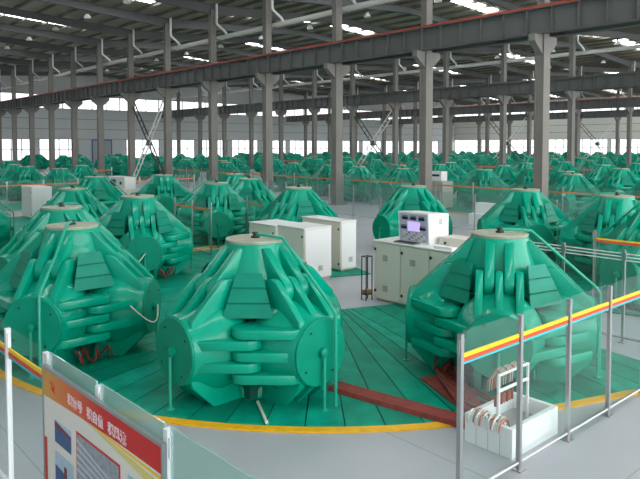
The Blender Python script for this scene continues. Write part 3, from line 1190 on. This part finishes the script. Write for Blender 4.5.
# hammer and sickle shaped red emblem
em = MB()
arc = []
for k in range(13):
    t = rad(-150 + 215 * k / 12)
    arc.append((t, .010 + .010 * math.sin(math.pi * k / 12)))
ex, ez = .185, 1.262
outer = [(ex + .040 * math.cos(t), ez + .040 * math.sin(t)) for t, w in arc]
inner = [(ex + (.040 - w) * math.cos(t), ez + (.040 - w) * math.sin(t)) for t, w in arc][::-1]
for k in range(len(arc) - 1):
    em.prism([outer[k], outer[k + 1], inner[len(arc) - 2 - k], inner[len(arc) - 1 - k]], -.0045, -.003, XZ)
em.bar((ex - .028, -.004, ez + .022), (ex + .042, -.004, ez - .045), .0015, .011, (0, 1, 0))
em.bar((ex - .040, -.004, ez + .012), (ex - .008, -.004, ez + .038), .0015, .018, (0, 1, 0))
obj('emblem', em, 'print_red', po)


# ================================================================== CABINETS AND CONSOLE
def vent_square(parent, x, y0, z0, s, face):
    m = MB()
    n = 4
    for k in range(n):
        a = z0 + s * k / n
        if face == 'x':
            m.box(x - .006, x, y0, y0 + s, a, a + s / n * .6)
        else:
            m.box(y0, y0 + s, x - .006, x, a, a + s / n * .6)
    return obj('vent', m, 'vent', parent)


def cabinet(label, x0, x1, y0, y1, h, group, vents=(), body='beige', locks=True, doors=1, z0=0.0):
    c = thing('electrical_cabinet', label, 'cabinet', (x0, y0, z0), 0, group)
    w, d = x1 - x0, y1 - y0
    obj('body', MB().box(.02, w - .0, 0, d, .05, h - .02), body, c, bevel=.006)
    obj('plinth', MB().box(.04, w - .03, .03, d - .03, 0, .05), 'beige_dark', c)
    obj('top_panel', MB().box(-.01, w + .01, -.01, d + .01, h - .02, h), 'white', c, bevel=.004)
    for k in range(doors):
        a, b = d * k / doors + .012, d * (k + 1) / doors - .012
        dd = obj('door', MB().box(0, .02, a, b, .07, h - .04), body, c, bevel=.004)
        if locks:
            obj('lock', MB().box(-.014, 0, a + .03, a + .07, h * .82, h * .82 + .05), 'black', dd)
            obj('lock', MB().box(-.014, 0, a + .03, a + .07, .16, .21), 'black', dd)
        for vy, vz in vents:
            vent_square(dd, 0, a + (b - a) * vy, vz, .10, 'x')
    sp = obj('side_panel', MB().box(.03, w - .02, -.012, 0, .08, h - .05), 'white', c, bevel=.003)
    vent_square(sp, -.012, w * .5, h * .66 if vents else .22, .12, 'y')
    return c


GC = 'white electrical cabinets inside the nearest platform'
cabinet('white cabinet with bright side just behind the front press top', 8.87, 9.67, 10.58, 11.50, 1.19, GC)
cabinet('beige cabinet joined at the left of the bright white one', 8.80, 9.60, 11.53, 12.55, 1.17, GC)
cabinet('beige cabinet standing apart at the right of the cabinet group', 10.28, 10.80, 10.93, 12.35, 1.20, GC)

con = thing('control_console', 'beige control console desk with three doors beside the right press', 'console', (8.9, 6.50, 0))
W3 = 2.02
obj('body', MB().box(.02, .82, 0, W3, .05, 1.15), 'beige', con, bevel=.006)
obj('plinth', MB().box(.05, .78, .03, W3 - .03, 0, .05), 'beige_dark', con)
obj('desk_top', MB().box(-.015, .84, -.015, W3 + .015, 1.15, 1.175), 'white', con, bevel=.004)
for k in range(3):
    a, b = W3 * k / 3 + .01, W3 * (k + 1) / 3 - .01
    dd = obj('door', MB().box(0, .02, a, b, .07, 1.13), 'beige', con, bevel=.004)
    obj('lock', MB().box(-.014, 0, b - .05, b - .01, .98, 1.03), 'black', dd)
    obj('lock', MB().box(-.014, 0, b - .05, b - .01, .18, .23), 'black', dd)
    vent_square(dd, 0, (a + b) / 2 - .02, .80, .12, 'x')
    vent_square(dd, 0, (a + b) / 2 - .02, .22, .12, 'x')
obj('rear_box', MB().box(.42, .84, -.02, .78, 1.175, 1.33), 'beige', con, bevel=.008)
obj('rear_box_lock', MB().box(.405, .42, .62, .66, 1.21, 1.25), 'black', con)
obj('small_case', MB().box(.05, .20, .22, .62, 1.175, 1.225), 'white', con, bevel=.006)

mon = thing('monitor_unit', 'white instrument box with lilac screen and dark readouts on the console', 'monitor', (9.13, 7.38, 1.176))
mb = MB()
mb.prism([(.03, 0), (.60, 0), (.60, .54), (0.0, .575)], 0, .73, Matrix(((1, 0, 0, 0), (0, 0, 1, 0), (0, 1, 0, 0), (0, 0, 0, 1))))
obj('case', mb, 'white', mon, bevel=.006)
# front panel follows the slightly leaning face
fpz = lambda z: .03 - .03 * z / .575


def on_face(y0, y1, z0, z1, out, name, mname, parent):
    m = MB()
    vs = []
    for off in (0.0, out):
        vs += [(fpz(z0) - off, y0, z0), (fpz(z0) - off, y1, z0), (fpz(z1) - off, y1, z1), (fpz(z1) - off, y0, z1)]
    m.add(vs, [(0, 1, 2, 3), (4, 7, 6, 5), (0, 4, 5, 1), (1, 5, 6, 2), (2, 6, 7, 3), (3, 7, 4, 0)])
    return obj(name, m, mname, parent)


fp = on_face(.03, .70, .03, .545, .004, 'front_panel', 'panel_grey', mon)
on_face(.20, .50, .22, .40, .008, 'screen', 'screen', fp)
for y0, z0 in ((.09, .43), (.29, .43), (.49, .43), (.07, .25), (.52, .25)):
    on_face(y0, y0 + .14, z0, z0 + .055, .009, 'readout', 'lcd', fp)
    on_face(y0 + .01, y0 + .13, z0 + .066, z0 + .078, .007, 'caption_strip', 'lcd', fp)
for r_ in range(4):
    for k in range(9):
        on_face(.09 + k * .06, .128 + k * .06, .05 + r_ * .04, .072 + r_ * .04, .010, 'push_button', 'white' if (r_ + k) % 3 else 'vent', fp)
vent_square(mon, 0.0, .30, .36, .10, 'y')
kb = thing('keyboard', 'dark keyboard lying on the console in front of the instrument box', 'keyboard', (8.93, 7.55, 1.176))
obj('key_tray', MB().box(0, .18, 0, .50, 0, .022), 'vent', kb, bevel=.004)
for i in range(4):
    for j in range(11):
        obj('key', MB().box(.012 + i * .042, .046 + i * .042, .012 + j * .043, .048 + j * .043, .022, .032), 'black', kb)
st = thing('equipment_stand', 'thin black metal stand with wooden tray at the end of the console', 'stand', (8.74, 8.57, 0.0))
m = MB()
for x in (0, .16):
    for y in (0, .12):
        m.tube([(x, y, 0), (x, y, .85)], .011, 6)
for z in (.85, .12):
    m.tube([(0, 0, z), (.16, 0, z), (.16, .12, z), (0, .12, z), (0, 0, z)], .010, 6)
obj('stand_frame', m, 'black', st)
obj('stand_tray', MB().box(.01, .15, .01, .11, .10, .20), 'wood', st)

# farther cabinets
cabinet('white cabinet standing far back at the left before the columns', 8.3, 9.1, 27.0, 28.3, 1.30, 'far cabinets', body='white')
fc = thing('control_console', 'beige console with white monitor beyond the glass rail, centre right', 'console', (23.9, 18.5, 0))
obj('body', MB().box(0, .8, 0, 1.5, .05, 1.30), 'beige_dark', fc)
obj('plinth', MB().box(.05, .75, .05, 1.45, 0, .05), 'dark', fc)
obj('instrument_box', MB().box(.15, .6, .2, 1.3, 1.30, 1.75), 'white', fc)
obj('readout', MB().box(.145, .15, .3, 1.2, 1.52, 1.62), 'lcd', fc)
fc = thing('control_console', 'small white console with blue screen behind the left presses', 'console', (11.6, 25.9, 0))
obj('body', MB().box(0, .8, 0, 1.8, .05, 1.1), 'beige', fc)
obj('instrument_box', MB().box(.15, .65, 0, 1.7, 1.10, 1.62), 'white', fc)
obj('readout', MB().box(.145, .15, .9, 1.5, 1.2, 1.5), 'lcd', fc)
obj('lock', MB().box(.145, .15, .3, .5, 1.3, 1.42), 'black', fc)
bx_ = thing('storage_box', 'white step-shaped box on the grey aisle behind the console press', 'box', (20.2, 13.2, 0))
obj('lower_step', MB().box(0, .8, 0, 1.2, 0, .42), 'white', bx_, bevel=.02)
obj('upper_step', MB().box(.35, .8, 0, 1.2, .42, .8), 'white', bx_, bevel=.02)

# ================================================================== WHITE TANK WITH HOSES
tk = thing('water_tank', 'low white open-topped tank with pipe frame behind the right glass railing', 'tank', (5.32, 3.27, 0))
TW, TD, TH = .86, .54, .29
m = MB()
m.box(0, TW, 0, .05, 0, TH).box(0, TW, TD - .05, TD, 0, TH).box(0, .05, .05, TD - .05, 0, TH).box(TW - .05, TW, .05, TD - .05, 0, TH).box(.05, TW - .05, .05, TD - .05, 0, .05)
obj('basin', m, 'white_tile', tk)
for k in range(1, 4):
    obj('tile_joint', MB().box(-.002, 0, TD * k / 4 - .003, TD * k / 4 + .003, 0, TH), 'beige_dark', tk)
obj('grating', MB().box(.05, TW - .05, .05, TD - .05, .12, .135), 'vent', tk)
m = MB()
fx0, fx1, fy = .18, .72, .27
m.tube([(fx0, fy, .135), (fx0, fy, .70), (fx1, fy, .70), (fx1, fy, .135)], .018, 8)
m.tube([(fx0, fy, .54), (fx1, fy, .54)], .016, 8)
m.tube([(fx0, fy, .20), (fx0 + .1, fy - .06, .20), (fx0 + .1, fy - .06, .14)], .018, 8)
obj('pipe_frame', m, 'white', tk, smooth=True)
for k in range(12):
    x = fx0 + .04 + k * .042
    obj('flow_hose', MB().tube([(x, fy, .71), (x - .02, fy + .05, .75), (x - .05, fy + .12, .62), (x - .05, fy + .13, .50)], .007, 6), 'silver' if k % 3 else 'copper', tk)
for k in range(14):
    y = .10 + .026 * k
    pts = []
    for j in range(9):
        t = math.pi * j / 8
        pts.append((.02 + .09 * math.cos(t) + .03 * math.sin(k * 2.3), y + .01 * math.sin(k), TH - .04 + .11 * math.sin(t)))
    obj('hose_loop', MB().tube(pts, .010, 6), 'silver' if k % 4 else 'copper', tk, smooth=True)
for k in range(7):
    x = .22 + .05 * k
    obj('valve', MB().tube([(x, fy + .06, .36), (x, fy + .06, .46)], .016, 8).tube([(x, fy + .06, .41), (x + .03, fy + .10, .43)], .010, 6), 'copper' if k % 2 else 'hose_red', tk, smooth=True)

# ---- red rubber strip and red hoses on the planks
sp_pts = [(5.26, 5.70), (5.32, 5.37), (5.40, 4.97), (5.50, 4.52), (5.58, 4.17), (5.60, 3.95)]
m = MB()
vs, fs = [], []
for i, (x, y) in enumerate(sp_pts):
    a = Vector(sp_pts[max(0, i - 1)])
    b = Vector(sp_pts[min(len(sp_pts) - 1, i + 1)])
    d = (b - a).normalized()
    s = Vector((-d.y, d.x)) * (.13 if i < 5 else .10)
    for z, k in ((TOPZ, 1.0), (TOPZ + .05, .86)):
        vs += [(x + s.x * k, y + s.y * k, z), (x - s.x * k, y - s.y * k, z)]
for i in range(len(sp_pts) - 1):
    o = 4 * i
    fs += [(o, o + 4, o + 6, o + 2), (o + 2, o + 6, o + 7, o + 3), (o + 3, o + 7, o + 5, o + 1), (o + 1, o + 5, o + 4, o)]
fs += [(0, 2, 3, 1), (len(vs) - 4, len(vs) - 3, len(vs) - 1, len(vs) - 2)]
m.add(vs, fs)
tag(obj('cable_cover', m, 'band_red'), 'flat brown-red rubber cable cover running across the green planks', 'cover strip')
hb_ = thing('hose_bundle', 'loose bundle of brown-red hoses from the right press to the white tank', 'hoses', (0, 0, 0))
for k in range(9):
    o = .032 * (k - 4)
    pts = []
    for j in range(14):
        t = j / 13
        pts.append((6.62 - .78 * t + o * (1 + .8 * math.sin(3 * t)) + .05 * math.sin(6 * t + k), 5.15 - 1.27 * t + .6 * o + .06 * math.sin(5 * t + 1.7 * k),
                    TOPZ + .03 + .05 * abs(math.sin(3.3 * t + k)) + (.25 * max(0, t - .75) if t > .75 else 0)))
    obj('hose', MB().tube(pts, .026, 6), 'hose_red', hb_, smooth=True)
obj('hose_mat', MB().prism([(6.28, 5.2), (6.72, 5.0), (6.12, 4.15), (5.80, 4.1)], TOPZ, TOPZ + .02), 'band_red', hb_)
rod = MB().bar((4.28, 5.95, TOPZ + .012), (4.02, 5.42, TOPZ + .012), .03, .02)
tag(obj('wooden_strip', rod, 'hose_white'), 'thin cream strip lying along the planks before the front press', 'strip')
